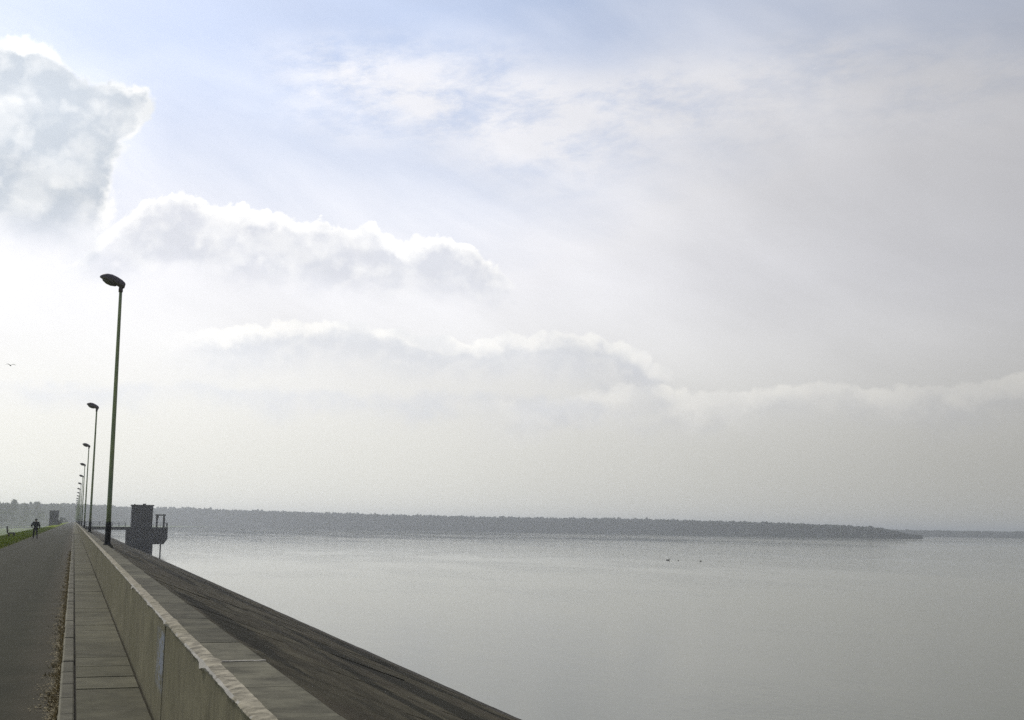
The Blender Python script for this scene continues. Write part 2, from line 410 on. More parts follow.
LANTERN = plain('lantern casing', (0.20, 0.165, 0.195), 0.55, 0.25, 7)
GLASSY = plain('lantern bowl', (0.16, 0.145, 0.16), 0.25, 0.15, 5)
STEEL = plain('grey painted steel', (0.17, 0.18, 0.19), 0.55, 0.2, 4, 0.2)
DSTEEL = plain('dark steel', (0.045, 0.048, 0.055), 0.6, 0.3, 4, 0.2)
ROOFM = plain('roof felt', (0.055, 0.055, 0.06), 0.9, 0.3, 2)
BLUECLAD = plain('dark blue cladding', (0.006, 0.010, 0.060), 0.6, 0.2, 1.2)
PALEDOOR = plain('grey blue door', (0.07, 0.085, 0.13), 0.6, 0.2, 2)
WOOD = plain('weathered wood', (0.045, 0.038, 0.030), 0.85, 0.35, 5, stretch=(4, 1, 4))
SKIN = plain('skin', (0.42, 0.26, 0.18), 0.6, 0.08, 6)
JACKET = plain('dark jacket', (0.020, 0.024, 0.036), 0.85, 0.3, 9)
TROUSER = plain('dark trousers', (0.022, 0.022, 0.028), 0.9, 0.3, 9)
HAIR = plain('dark hair', (0.020, 0.015, 0.012), 0.6, 0.3, 20)
SHOE = plain('dark shoes', (0.03, 0.024, 0.022), 0.6, 0.2, 10)
FEATHER = plain('dark feathers', (0.10, 0.094, 0.09), 0.7, 0.3, 8)
GULL = plain('grey feathers', (0.34, 0.34, 0.35), 0.7, 0.2, 5)
BILL = plain('bill', (0.12, 0.09, 0.05), 0.5, 0.1, 5)
def m_leaflitter(t, b):
    c = t.mix(island(t), (0.17, 0.135, 0.065), (0.50, 0.41, 0.22))
    t.l.new(c, b.inputs['Base Color']); b.inputs['Roughness'].default_value = 0.9
LITTER = mat('dry leaf litter', m_leaflitter)

# ------------------------------------------------------------------ mesh helpers
class MB:
    def __init__(s): s.v = []; s.f = []; s.mi = []; s.cur = 0
    def quad(s, *p):
        i = len(s.v); s.v += [tuple(q) for q in p]; s.f.append(tuple(range(i, i + len(p)))); s.mi.append(s.cur)
    def box(s, x0, x1, y0, y1, z0, z1):
        i = len(s.v)
        s.v += [(x0, y0, z0), (x1, y0, z0), (x1, y1, z0), (x0, y1, z0), (x0, y0, z1), (x1, y0, z1), (x1, y1, z1), (x0, y1, z1)]
        for q in ((3, 2, 1, 0), (4, 5, 6, 7), (0, 1, 5, 4), (1, 2, 6, 5), (2, 3, 7, 6), (3, 0, 4, 7)):
            s.f.append(tuple(i + k for k in q)); s.mi.append(s.cur)
    def bbox(s, x0, x1, y0, y1, z0, z1, e):
        """box with chamfered upper edges"""
        i = len(s.v)
        s.v += [(x0, y0, z0), (x1, y0, z0), (x1, y1, z0), (x0, y1, z0), (x0, y0, z1 - e), (x1, y0, z1 - e), (x1, y1, z1 - e), (x0, y1, z1 - e),
                (x0 + e, y0 + e, z1), (x1 - e, y0 + e, z1), (x1 - e, y1 - e, z1), (x0 + e, y1 - e, z1)]
        for q in ((3, 2, 1, 0), (8, 9, 10, 11), (0, 1, 5, 4), (1, 2, 6, 5), (2, 3, 7, 6), (3, 0, 4, 7), (4, 5, 9, 8), (5, 6, 10, 9), (6, 7, 11, 10), (7, 4, 8, 11)):
            s.f.append(tuple(i + k for k in q)); s.mi.append(s.cur)
    def tube(s, pts, rad, n=10, cap=True):
        i0 = len(s.v); m = len(pts)
        for k, p in enumerate(pts):
            p = Vector(p)
            a = Vector(pts[max(0, k - 1)]); c = Vector(pts[min(m - 1, k + 1)])
            t = (c - a).normalized()
            u = t.cross(Vector((0, 0, 1)))
            if u.length < 1e-3: u = Vector((1, 0, 0))
            u.normalize(); w = t.cross(u)
            r = rad[k] if isinstance(rad, (list, tuple)) else rad
            for j in range(n):
                q = 2 * math.pi * j / n
                s.v.append(tuple(p + u * math.cos(q) * r + w * math.sin(q) * r))
        for k in range(m - 1):
            for j in range(n):
                a = i0 + k * n + j; b2 = i0 + k * n + (j + 1) % n
                s.f.append((a, b2, b2 + n, a + n)); s.mi.append(s.cur)
        if cap:
            s.f.append(tuple(i0 + j for j in range(n))[::-1]); s.mi.append(s.cur)
            s.f.append(tuple(i0 + (m - 1) * n + j for j in range(n))); s.mi.append(s.cur)
    def loft(s, rings, cap=True):
        i0 = len(s.v); n = len(rings[0])
        for r in rings: s.v += [tuple(p) for p in r]
        for k in range(len(rings) - 1):
            for j in range(n):
                a = i0 + k * n + j; b2 = i0 + k * n + (j + 1) % n
                s.f.append((a, b2, b2 + n, a + n)); s.mi.append(s.cur)
        if cap:
            s.f.append(tuple(i0 + j for j in range(n))[::-1]); s.mi.append(s.cur)
            s.f.append(tuple(i0 + (len(rings) - 1) * n + j for j in range(n))); s.mi.append(s.cur)
    def prism(s, poly, z0, z1):
        s.loft([[(x, y, z0) for x, y in poly], [(x, y, z1) for x, y in poly]])
    def build(s, name, mats, parent=None, smooth=False, loc=None):
        me = bpy.data.meshes.new(name)
        me.from_pydata(s.v, [], s.f)
        for m in (mats if isinstance(mats, (list, tuple)) else [mats]): me.materials.append(m)
        if any(s.mi): me.polygons.foreach_set('material_index', s.mi)
        if smooth: me.polygons.foreach_set('use_smooth', [True] * len(s.f))
        me.update()
        o = bpy.data.objects.new(name, me)
        if loc: o.location = loc
        if parent: o.parent = parent
        COL.objects.link(o)
        return o
def empty(name, loc, label, cat, group=None, rz=0.0):
    o = bpy.data.objects.new(name, None); o.location = loc; o.rotation_euler = (0, 0, rz)
    o.empty_display_size = 0.3
    COL.objects.link(o); return tag(o, label, cat, group)
def tag(o, label, cat, group=None):
    o['label'] = label; o['category'] = cat
    if group: o['group'] = group
    return o
def struct(o): o['kind'] = 'structure'; return o
def stuff(o, label=None, cat=None):
    o['kind'] = 'stuff'
    if label: tag(o, label, cat)
    return o

# ------------------------------------------------------------------ the setting
END = 1300.0
Y0 = -25.0
# ground: one sheet to the horizon (low meadow behind the dam)
g = MB(); g.quad((-6000, -1500, FIELD - 0.8), (7000, -1500, FIELD - 0.8), (7000, 9000, FIELD - 0.8), (-6000, 9000, FIELD - 0.8))
struct(g.build('ground', FIELDM))
g = MB(); g.quad((-5900, -1400, FIELD), (-20.0, -1400, FIELD), (-20.0, 2600, FIELD), (-5900, 2600, FIELD))
struct(g.build('meadow', FIELDM))
g = MB(); g.quad((10, -1450, WATER), (6900, -1450, WATER), (6900, 8900, WATER), (10, 8900, WATER))
struct(g.build('lake', WATERM))

# road
g = MB()
ys = [Y0, 0, 20, 40, 80, 160, 320, 640, END]
for a, b_ in zip(ys, ys[1:]):
    g.quad((-3.94, a, 0), (-0.03, a, 0), (-0.03, b_, 0), (-3.94, b_, 0))
struct(g.build('road', ASPHALT))

# grass verge and downstream slope
g = MB()
prof = [(-3.94, -0.02), (-4.3, 0.045), (-5.2, 0.03), (-6.4, -0.01), (-7.2, -0.10), (-8.5, -0.6), (-24.5, -7.3)]
yy = []
y = Y0
while y < END: yy.append(y); y += 0.8 if 40 < y < 220 else (4 if y < 600 else 20)
yy.append(END)
rng = random.Random(3)
rows = []
for y in yy:
    rows.append([(x + rng.uniform(-.05, .05) * (1 if i else 1.2) , y, z + (rng.uniform(-.03, .03) if 0 < i < 5 else 0)) for i, (x, z) in enumerate(prof)])
for r0, r1 in zip(rows, rows[1:]):
    for i in range(len(prof) - 1):
        g.quad(r0[i + 1], r0[i], r1[i], r1[i + 1])
struct(g.build('grass_verge', GRASS, smooth=True))
rng = np.random.default_rng(5)
N = 26000
gy = 60 + 240 * rng.random(N) ** 1.5; gx = -4.0 - 3.3 * rng.random(N)
gh = 0.06 + 0.16 * rng.random(N) ** 2; an = rng.random(N) * 6.28
zz = np.interp(-gx, [-p[0] for p in prof], [p[1] for p in prof]) - 0.02
w = 0.035
V = np.zeros((N, 3, 3)); dx = np.cos(an) * w; dy = np.sin(an) * w
V[:, 0] = np.stack([gx - dx, gy - dy, zz], 1); V[:, 1] = np.stack([gx + dx, gy + dy, zz], 1)
V[:, 2] = np.stack([gx + rng.normal(0, .05, N), gy + rng.normal(0, .05, N), zz + gh], 1)
def tri_object(name, V, m, parent=None):
    n = len(V)
    me = bpy.data.meshes.new(name)
    me.vertices.add(3 * n); me.vertices.foreach_set('co', V.reshape(-1).astype(np.float32))
    me.loops.add(3 * n); me.loops.foreach_set('vertex_index', np.arange(3 * n, dtype=np.int32))
    me.polygons.add(n); me.polygons.foreach_set('loop_start', np.arange(0, 3 * n, 3, dtype=np.int32))
    me.update(calc_edges=True); me.validate()
    me.materials.append(m)
    o = bpy.data.objects.new(name, me)
    if parent: o.parent = parent
    COL.objects.link(o); return o
stuff(tri_object('grass', V, BLADE), 'short bright green grass along the left edge of the asphalt road', 'grass')

# kerb: stones of one metre
g = MB(); rng = random.Random(11)
y = Y0
while y < 160:
    dz = rng.uniform(-.006, .006); dx = rng.uniform(-.005, .005)
    g.bbox(-0.03 + dx, 0.10 + dx * .4, y + .006, y + .994, -0.15, 0.10 + dz, 0.014); y += 1.0
g.box(-0.03, 0.10, y, END, -0.15, 0.10)
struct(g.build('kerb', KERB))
# pavement: concrete slabs laid across the strip between kerb and wall
g = MB(); y = Y0
while y < 160:
    L = 0.94 + rng.choice([0, 0, 0, .03, -.04]); gap = rng.choice([.004, .006, .008, .013])
    t1, t2 = rng.uniform(-.007, .007), rng.uniform(-.005, .005)
    i = len(g.v); g.bbox(0.118, 0.697, y + gap, y + L, -0.05, 0.10 + t2, 0.007)
    for k in range(i + 4, i + 12):
        vx, vy, vz = g.v[k]; g.v[k] = (vx, vy, vz + (vy - y - L / 2) * t1)
    y += L
g.box(0.118, 0.697, y, END, -0.05, 0.10)
struct(g.build('pavement', SLAB))
g = MB(); g.box(0.101, 0.7195, Y0, END, -0.2, 0.058); struct(g.build('pavement_bed', DIRT))

# upstream revetment down to the water: rows of slabs, each row lipped over the next
g = MB(); rng = random.Random(23)
ne = 8
X0s, Z0s, X1s, Z1s = 1.062, 0.22, 22.3, -7.75
edges = [0, .075, .20, .31, .43, .55, .66, .80, 1.0]
y = Y0
yb = []
while y < END:
    yb.append(y); y += 3.0 if y < 120 else (9 if y < 400 else 40)
yb.append(END)
for a, b_ in zip(yb, yb[1:]):
    for k in range(ne):
        ta, tb = edges[k], edges[k + 1]
        lip = rng.uniform(.004, .024); lift = rng.uniform(.0, .014); skew = rng.uniform(-.008, .008)
        pa = lambda t, yy_, e: (X0s + (X1s - X0s) * t, yy_, Z0s + (Z1s - Z0s) * t + e)
        gp = .012
        p = [pa(ta, a + gp, lift), pa(ta, b_ - gp, lift + skew), pa(tb, b_ - gp, lift + lip + skew), pa(tb, a + gp, lift + lip)]
        g.quad(p[0], p[3], p[2], p[1])
        lo = [(q[0], q[1], q[2] - .16) for q in p]
        g.quad(p[3], lo[3], lo[2], p[2]); g.quad(p[0], lo[0], lo[3], p[3])
g.quad((X0s, Y0, Z0s - .1), (X1s, Y0, Z1s - .1), (X1s, END, Z1s - .1), (X0s, END, Z0s - .1))
struct(g.build('embankment', EMB))

# ------------------------------------------------------------------ haze
g = MB(); g.box(-6100, 7100, -1600, 9100, FIELD - 1.9, 33.0)
haze = g.build('haze', [])
hm = bpy.data.materials.new('haze'); hm.use_nodes = True; hm.node_tree.nodes.clear()
t = NT(hm.node_tree)
vol = t.n.new('ShaderNodeVolumePrincipled'); vol.inputs['Density'].default_value = 0.00036
vol.inputs['Color'].default_value = (0.92, 0.955, 1.0, 1); vol.inputs['Anisotropy'].default_value = 0.65
o_ = t.n.new('ShaderNodeOutputMaterial'); t.l.new(vol.outputs[0], o_.inputs['Volume'])
haze.data.materials.append(hm); haze['kind'] = 'stuff'

# ------------------------------------------------------------------ parapet wall
wall = empty('parapet_wall', (0.72, Y0, 0), 'long low concrete parapet wall with pale cement edge between the pavement and the water', 'wall')
def rel(mb):   # part meshes are written in world metres, moved into the wall's frame
    mb.v = [(x - 0.72, y - Y0, z) for x, y, z in mb.v]; return mb
g = MB(); rng = random.Random(31)
y = Y0; jts = []
j = 9.87
while j - 7.24 > Y0: j -= 7.24
while j < 420: jts.append(j); j += 7.24
a = Y0
for j in jts + [END]:
    if abs(j - 9.87) < .01:   # this joint has opened towards the top
        e = 0.022
        i = len(g.v); g.box(0.72, 0.80, a + .005, j - .005, -0.25, 0.912)
        for k in range(i, i + 8):
            if g.v[k][1] > j - .1 and g.v[k][2] > 0.5: g.v[k] = (g.v[k][0], g.v[k][1] - e, g.v[k][2])
    else:
        ox = rng.uniform(-.004, .004)
        g.box(0.72 + ox, 0.80, a + .005, j - .004, -0.25, 0.912)
    a = j
g.box(0.8005, 1.06, Y0, END, -0.35, 0.855)
rel(g).build('wall_body', WALLC, wall)
g = MB(); rng = random.Random(37)
y = Y0 + 0.35
k = 0
starts = []
while y < 200: starts.append(y); y += rng.choice([.95, 1.05, 1.1, 1.15])
sh = 6.98 - min(starts, key=lambda q: abs(q - 6.98))
starts = [q + sh for q in starts]
for a, b_ in zip(starts, starts[1:]):
    dz = rng.uniform(-.0015, .0015)
    g.bbox(0.788, 1.063 + rng.uniform(-.006, .006), a + .002, b_ - .002, 0.858, 0.935 + dz, 0.005)
g.box(0.788, 1.063, starts[-1] + .004, END, 0.858, 0.935)
g.box(0.791, 1.052, Y0, starts[-1], 0.858, 0.9305)
rel(g).build('coping', COPING, wall)
# one pale mortar joint, proud of the slabs
g = MB(); rng = random.Random(38)
pts = 9
for i in range(pts - 1):
    x0 = 0.79 + .272 * i / (pts - 1); x1 = 0.79 + .272 * (i + 1) / (pts - 1)
    g.box(x0, x1 - .0005, 6.98 - .012 - rng.uniform(0, .008), 6.98 + .012 + rng.uniform(0, .008), 0.87, 0.9375 + rng.uniform(0, .002))
rel(g).build('mortar_joint', LIME, wall)
# rough cement fillet along the inner upper edge, with its white lime lower edge
rn = np.random.default_rng(41)
NG = 70000
def rough(width):
    a_ = rn.normal(size=NG); k_ = np.hanning(max(3, width)); k_ /= math.sqrt((k_ ** 2).sum()); return np.convolve(a_, k_, 'same')
R1 = [rough(5) for _ in range(6)]; R2 = [rough(23) for _ in range(6)]; R3 = [rough(110) for _ in range(6)]
def nz(y, k):
    i = int((y - Y0) / .02) % NG
    return .40 * R1[k][i] + .45 * R2[k][i] + .45 * R3[k][i]
g = MB(); e = MB()
ys = []; y = Y0
while y < 420: ys.append(y); y += .025 if 3 < y < 24 else (.10 if y < 90 else 1.5)
ys.append(END)
prev = None
for y in ys:
    bulge = sum(math.exp(-((y - c0) / .10) ** 2) * h for c0, h in ((6.98, .030), (9.87, .018), (15.4, .035), (12.1, .012), (4.2, .02)))
    low = 0.921 + .003 * nz(y, 1) - bulge * .8
    xe = 0.797 + .0026 * nz(y, 5) + bulge * .6
    row = [(0.7195, y, low - .012 + .004 * nz(y, 0)), (0.712 - bulge * .4 + .003 * nz(y, 2), y, low + .004), (0.7205 + .0025 * nz(y, 4), y, 0.9345 + .0005 * nz(y, 2) + bulge * .3),
           (0.757, y, 0.9405 + .0005 * nz(y, 0) + bulge * .3), (xe, y, 0.9420 + .0004 * nz(y, 3)), (xe + .010, y, 0.930)]
    if prev:
        for i in range(5):
            (e if i < 1 or (i == 1 and nz(y, 4) > -.3) else g).quad(prev[i], prev[i + 1], row[i + 1], row[i])
    prev = row
fil = rel(g).build('cement_fillet', CEMENT, wall, smooth=True)
rel(e).build('lime_edge', LIME, fil)

# leaf litter and grit lying in the gutter
rng = np.random.default_rng(17)
N = 30000
gy = 2 + 60 * rng.random(N) ** 1.6; gx = -0.035 - np.abs(rng.normal(0, .075, N)) * (0.5 + 0.4 * (np.sin(gy * 1.1) * .5 + .5) + 0.5 * (np.sin(gy * 5.3 + np.sin(gy * 2.7)) > .2))
sz = 0.004 + 0.011 * rng.random(N) ** 2
V = np.zeros((N, 3, 3)); base = np.stack([gx, gy, np.full(N, .004)], 1)
for k in range(3):
    an = rng.random(N) * 2.1 + k * 2.09
    V[:, k] = base + np.stack([np.cos(an) * sz, np.sin(an) * sz * 1.6, rng.random(N) * sz * .6], 1)
M_ = 9000
ty = 2 + 70 * rng.random(M_) ** 1.5; tx = -0.033 - np.abs(rng.normal(0, .045, M_)) * (0.4 + (np.sin(ty * 4.1 + np.sin(ty * 1.7) * 2) > .1)); ta = rng.random(M_) * 6.28; tw = .006 + .006 * rng.random(M_); tl = .012 + .042 * rng.random(M_) ** 2
B2 = np.stack([tx, ty, np.full(M_, .002)], 1); side = np.stack([np.cos(ta) * tw, np.sin(ta) * tw, 0 * ta], 1)
V2 = np.stack([B2 - side, B2 + side, B2 + np.stack([rng.normal(-.01, .025, M_), rng.normal(0, .03, M_), tl], 1)], 1)
V = np.concatenate([V, V2])
stuff(tri_object('leaf_litter', V, LITTER), 'dry brown leaf litter and grit in the gutter beside the kerb', 'leaf litter')

# ------------------------------------------------------------------ street lamps
def make_lamp():
    root = empty('street_lamp', (1.065, 41.4, 0.935), 'x', 'street lamp', 'street lamps along the parapet wall')
    p = MB()
    hs = [0.7, 1.5, 3.0, 4.5, 6.0, 7.3, 8.39]
    lean = lambda h: -0.06 * h / 8.2
    p.tube([(lean(h), 0, h) for h in hs], [.078, .076, .072, .067, .061, .055, .052], 14)
    p.build('pole', POLE, root, smooth=True)
    p = MB(); p.tube([(0, 0, -.02), (0, 0, .05), (0, 0, .052), (0, 0, .66), (0, 0, .74)], [.125, .125, .095, .093, .079], 14)
    p.build('base_sleeve', SLEEVE, root)
    p = MB(); p.box(.012, .17, -.17, .17, -.95, -.003); p.build('footing', KERB, root)
    p = MB(); p.box(-.03, .03, -.103, -.088, .25, .50); p.build('access_door', DSTEEL, root)
    # bracket joins the pole top to the lantern
    c = Vector((lean(8.37), 0, 8.37))
    p = MB(); p.tube([c + Vector(q) for q in ((0, 0, -.05), (0.0, 0, .06), (0, 0, .14), (-.06, 0, .24))], [.070, .072, .075, .07], 12)
    p.build('bracket', LANTERN, root, smooth=True)
    # cobra-head lantern: long rounded shell, tilted up over the road
    def ring(s_, wy, zt, zb, x):
        r = []
        for j in range(14):
            q = 2 * math.pi * j / 14
            cy, cz = math.cos(q), math.sin(q)
            r.append(Vector((x, cy * wy, cz * (zt if cz > 0 else zb) )))
        return r
    tilt = R(17)
    def place(r): return [(c.x + .13 - q.x * math.cos(tilt) + q.z * math.sin(tilt), q.y, c.z + .17 + q.x * math.sin(tilt) + q.z * 1.3) for q in r]
    sh = MB(); sec = [(0, .05, .05, .06), (.04, .085, .085, .09), (.14, .11, .12, .085), (.30, .145, .15, .06), (.48, .165, .165, .05), (.64, .155, .145, .045), (.76, .115, .10, .035), (.83, .06, .05, .02), (.85, .02, .02, .01)]
    sh.loft([place(ring(0, a, b_, d_, x)) for x, a, b_, d_ in sec])
    sh.build('lamp_housing', LANTERN, root, smooth=True)
    bw = MB(); sec = [(.24, .05, .01, .062), (.30, .115, .01, .10), (.45, .14, .01, .125), (.60, .13, .01, .115), (.72, .08, .01, .075), (.76, .03, .01, .04)]
    bw.loft([place(ring(0, a, b_, d_, x)) for x, a, b_, d_ in sec])
    bw.build('lamp_bowl', GLASSY, root, smooth=True)
    return root
def copy_tree(o, parent=None):
    c = o.copy(); COL.objects.link(c)
    if parent: c.parent = parent
    for ch in [q for q in list(bpy.data.objects) if q.parent == o]: copy_tree(ch, c)
    return c
lamp0 = make_lamp()
words = ['tallest and nearest street lamp, its dark base on the wall in front of the footbridge',
         'second street lamp along the wall, thin pole left of the nearest lamp',
         'third street lamp from the near end of the row on the wall',
         'fourth street lamp from the near end of the row on the wall',
         'fifth street lamp from the near end of the row on the wall',
         'sixth street lamp from the near end of the row on the wall',
         'seventh street lamp from the near end of the row on the wall']
lamp0['label'] = words[0]
rng = random.Random(5)
NL = 29
for i in range(1, NL):
    y = 41.4 + 46.8 * i
    if y > END - 20: break
    c = copy_tree(lamp0)
    c.location = (1.065, y, 0.935); c.rotation_euler = (R(rng.uniform(-.3, .3)), R(rng.uniform(-.35, .35)), R(rng.uniform(-6, 6)))
    c['label'] = words[i] if i < len(words) else 'one of the tiny far street lamps crowded together where the road vanishes'

# ------------------------------------------------------------------ intake tower and footbridge
TX, TY = 15.1, 300.0
tw = empty('intake_tower', (TX, TY, WATER), 'dark square concrete intake tower standing in the water at the dam', 'tower')
def trel(mb): mb.v = [(x - TX, y - TY, z - WATER) for x, y, z in mb.v]; return mb
DECK = 0.40
g = MB(); g.box(11.75, 17.75, 297, 303.5, -8.2, DECK); trel(g).build('tower_base', TOWERC, tw)
g = MB(); g.box(12.75, 17.45, 297.4, 303, DECK, 5.32); trel(g).build('tower_wall', TOWERC, tw)
g = MB(); g.box(12.55, 17.65, 297.2, 303.2, 5.322, 5.62); g.box(15.2, 15.9, 299.4, 300.2, 5.62, 5.90); g.box(13.2, 13.5, 300, 300.3, 5.62, 5.80)
rf = trel(g).build('roof', ROOFM, tw)
g = MB(); g.box(13.6, 14.5, 297.36, 297.398, DECK + .01, DECK + 2.05); trel(g).build('door', DSTEEL, tw)
g = MB(); g.box(15.3, 16.7, 297.36, 297.398, 3.1, 4.1); trel(g).build('louvre', DSTEEL, tw)
g = MB()   # cantilevered intake platform with a chamfered nose
poly = [(17.752, 297.3), (20.2, 297.3), (21.15, 298.8), (21.15, 301.8), (20.2, 303.2), (17.752, 303.2)]
g.loft([[(min(x, 20.3), y, -3.55) for x, y in poly], [(x, y, -2.3) for x, y in poly], [(x, y, DECK - .02) for x, y in poly]])
pl = trel(g).build('platform', TOWERC, tw)
g = MB(); g.tube([(19.6, 298.4, -7.0), (19.6, 298.4, -3.5)], .16, 8); trel(g).build('pipe', DSTEEL, tw)
g = MB()
for x, y in ((18.6, 298.5), (20.2, 298.5), (18.6, 301.5), (20.2, 301.5)): g.box(x - .12, x + .12, y - .12, y + .12, DECK, 3.15)
for y in (298.5, 301.5): g.box(18.3, 20.5, y - .14, y + .14, 3.15, 3.45)
g.box(18.4, 18.9, 298.66, 301.34, 2.55, 3.1)
trel(g).build('hoist_frame', DSTEEL, tw)
g = MB()
for a, b_ in (((17.8, 297.45), (20.15, 297.45)), ((20.15, 297.45), (21.0, 298.85)), ((21.0, 298.85), (21.0, 301.75))):
    A, B = Vector((*a, 0)), Vector((*b_, 0)); n = 3
    for i in range(n + 1):
        q = A.lerp(B, i / n); g.box(q.x - .035, q.x + .035, q.y - .035, q.y + .035, DECK - .02, DECK + 1.1)
    for h in (.55, 1.1): g.tube([A + Vector((0, 0, DECK + h)), B + Vector((0, 0, DECK + h))], .03, 6)
trel(g).build('railing', STEEL, tw)

br = empty('footbridge', (1.06, 300, DECK), 'thin grey footbridge with railings leading from the wall to the dark tower', 'footbridge')
def brel(mb): mb.v = [(x - 1.06, y - 300, z - DECK) for x, y, z in mb.v]; return mb
g = MB(); g.box(1.07, 11.748, 299.2, 301.0, DECK - .30, DECK - .004); brel(g).build('bridge_deck', TOWERC, br)
g = MB()
for y in (299.45, 300.75): g.box(1.07, 11.746, y - .1, y + .1, DECK - .72, DECK - .302)
brel(g).build('girder', DSTEEL, br)
for y in (299.24, 300.96):
    g = MB()
    for i in range(8): x = 1.3 + i * 1.46; g.box(x - .03, x + .03, y - .03, y + .03, DECK - .004, DECK + 1.1)
    for h in (.4, .75, 1.1): g.tube([(1.2, y, DECK + h), (11.7, y, DECK + h)], .028, 6)
    brel(g).build('railing', STEEL, br)

# ------------------------------------------------------------------ woods on the far shores
def ico():
    import bmesh
    bm = bmesh.new(); bmesh.ops.create_icosphere(bm, subdivisions=2, radius=1.0)
    v = np.array([q.co[:] for q in bm.verts]); f = np.array([[q.index for q in fc.verts] for fc in bm.faces]); bm.free()
    return v, f
IV, IF = ico()
def crown_tris(rng, cx, cy, z0, h, w, lumps, clumps):
    """foliage of one tree: broken lumps plus loose leaf clumps round them"""
    out = []
    conifer = False
    for k in range(lumps):
        u = (k + .5) / lumps
        if conifer: rr = w * (.62 * (1 - u) + .16); c = np.array([rng.normal(0, .05 * w), rng.normal(0, .05 * w), z0 + h * (.16 + .80 * u)]); sc = np.array([rr, rr, h * .62 / lumps + .08 * h])
        else:
            a = rng.random() * 6.28; off = w * .36 * (k > 0)
            c = np.array([math.cos(a) * off, math.sin(a) * off, z0 + h * (.12 + .30 * (k % 3) + .12 * rng.random())]); rr = w * rng.uniform(.30, .44); sc = np.array([rr, rr, max(rr * rng.uniform(.8, 1.1), h * .17)])
            c[2] = min(c[2], z0 + h - sc[2] * .8)
        v = IV * (1 + rng.normal(0, .16, (len(IV), 1))) * sc + c + np.array([cx, cy, 0])
        out.append(v[IF])
        if clumps:
            d = rng.normal(size=(clumps, 3)); d /= np.linalg.norm(d, axis=1)[:, None]
            p = d * sc * rng.uniform(.9, 1.28, (clumps, 1)) + c + np.array([cx, cy, 0])
            out.append(p[:, None, :] + rng.normal(0, .10 * w * .8, (clumps, 3, 3)))
    return np.concatenate(out)
def wood(name, label, line, spacing, rows, seed, m=FOLIAGE, clumps=14, depth=9.0):
    rng = np.random.default_rng(seed)
    tris = []
    L = np.array([[p[0], p[1]] for p in line], float); gz = np.array([p[2] for p in line], float); th = np.array([p[3] for p in line], float)
    seg = np.linalg.norm(np.diff(L, axis=0), axis=1); cum = np.concatenate([[0], np.cumsum(seg)])
    tr = MB()
    for r in range(rows):
        s = rng.random() * spacing
        while s < cum[-1]:
            x = np.interp(s, cum, L[:, 0]); y = np.interp(s, cum, L[:, 1]); z = np.interp(s, cum, gz); hh = np.interp(s, cum, th)
            nrm = np.array([x, y]) / math.hypot(x, y)
            off = r * depth + rng.normal(0, 2.0)
            px, py = x + nrm[0] * off, y + nrm[1] * off
            h = hh * (rng.uniform(.90, 1.02)) * (1 + .05 * math.sin(s * .021 + r) * math.sin(s * .0537 + 2.1 * r) + .03 * math.sin(s * .13 + r)); wdt = rng.uniform(5.5, 8.5) * min(1, hh / 14)
            if rng.random() < .05: h *= 1.05
            tris.append(crown_tris(rng, px, py, z, h, wdt, 6, clumps if r < 2 else 5))
            if r == 0:
                tr.tube([(px, py, z - 1), (px, py, z + h * .55)], [.3, .12], 5, cap=False)
            s += spacing * rng.uniform(.6, 1.4)
    # undergrowth along the shore
    s = 0.0
    while s < cum[-1]:
        x = np.interp(s, cum, L[:, 0]); y = np.interp(s, cum, L[:, 1]); z = np.interp(s, cum, gz); hh = np.interp(s, cum, th)
        b_ = rng.uniform(1.5, 4.0) * min(1, hh / 12)
        v = IV * (1 + rng.normal(0, .2, (len(IV), 1))) * np.array([b_ * 1.2, b_ * 1.2, b_]) + np.array([x + rng.normal(0, 2), y - 3 + rng.normal(0, 2), z + b_ * .2])
        tris.append(v[IF]); s += 3.6
    V = np.concatenate(tris)
    o = tri_object(name, V, m)
    # trunks share the object
    me = o.data
    o['kind'] = 'stuff'; tag(o, label, 'wood')
    tk = tr.build('trunks', BARK, o); tk['kind'] = 'stuff'
    return o
def pix(x, y, zc, D=None):
    """world ground point seen at that direction (used only to lay out the shore on the map)"""
    v = fw + rt * ((x - W / 2) / f_px) - up * ((y - H / 2) / f_px)
    k = zc / v.z if D is None else D / v.y
    return v.x * k, v.y * k
def hor(x): return 519.42 + x * 0.01463
# map of the shores: (bearing given by column, distance, ground rise, tree height)
def at(x, D):
    v = fw + rt * ((x - W / 2) / f_px) - up * ((hor(x) - H / 2) / f_px)
    q = D / v.dot(fw)
    return v.x * q, v.y * q
far = [(120, 2246, 3.5, 30.5), (180, 2225, 3.0, 31.0), (240, 2117, 2, 27.3), (300, 2030, 1, 26.2), (380, 1976, 0, 24.7), (450, 1955, 0, 23.6), (540, 1966, 0, 23.1), (640, 1976, 0, 23.6), (700, 1866, 0, 21.0), (750, 1768, 0, 19.5), (800, 1683, 0, 17.5), (850, 1600, 0, 14.8), (880, 1560, 0, 12.5), (896, 1545, 0, 9.0), (906, 1535, 0, 5.5), (922, 1535, 0, 4.2)]
G = WATER + 0.5
wood('far_shore_wood', 'long band of hazy grey woodland along the far shore of the lake', [(*at(x, D), G + gr, h) for x, D, gr, h in far], 4.2, 5, 1)
rfar = [(880, 2700, 0, 13.5), (940, 2620, 0, 13), (1000, 2560, 0, 13), (1060, 2540, 0, 13), (1140, 2540, 0, 14), (1260, 2560, 0, 14)]
wood('distant_shore_wood', 'paler low strip of woodland on the more distant shore at far right', [(*at(x, D), G + gr, h) for x, D, gr, h in rfar], 5.5, 3, 2)
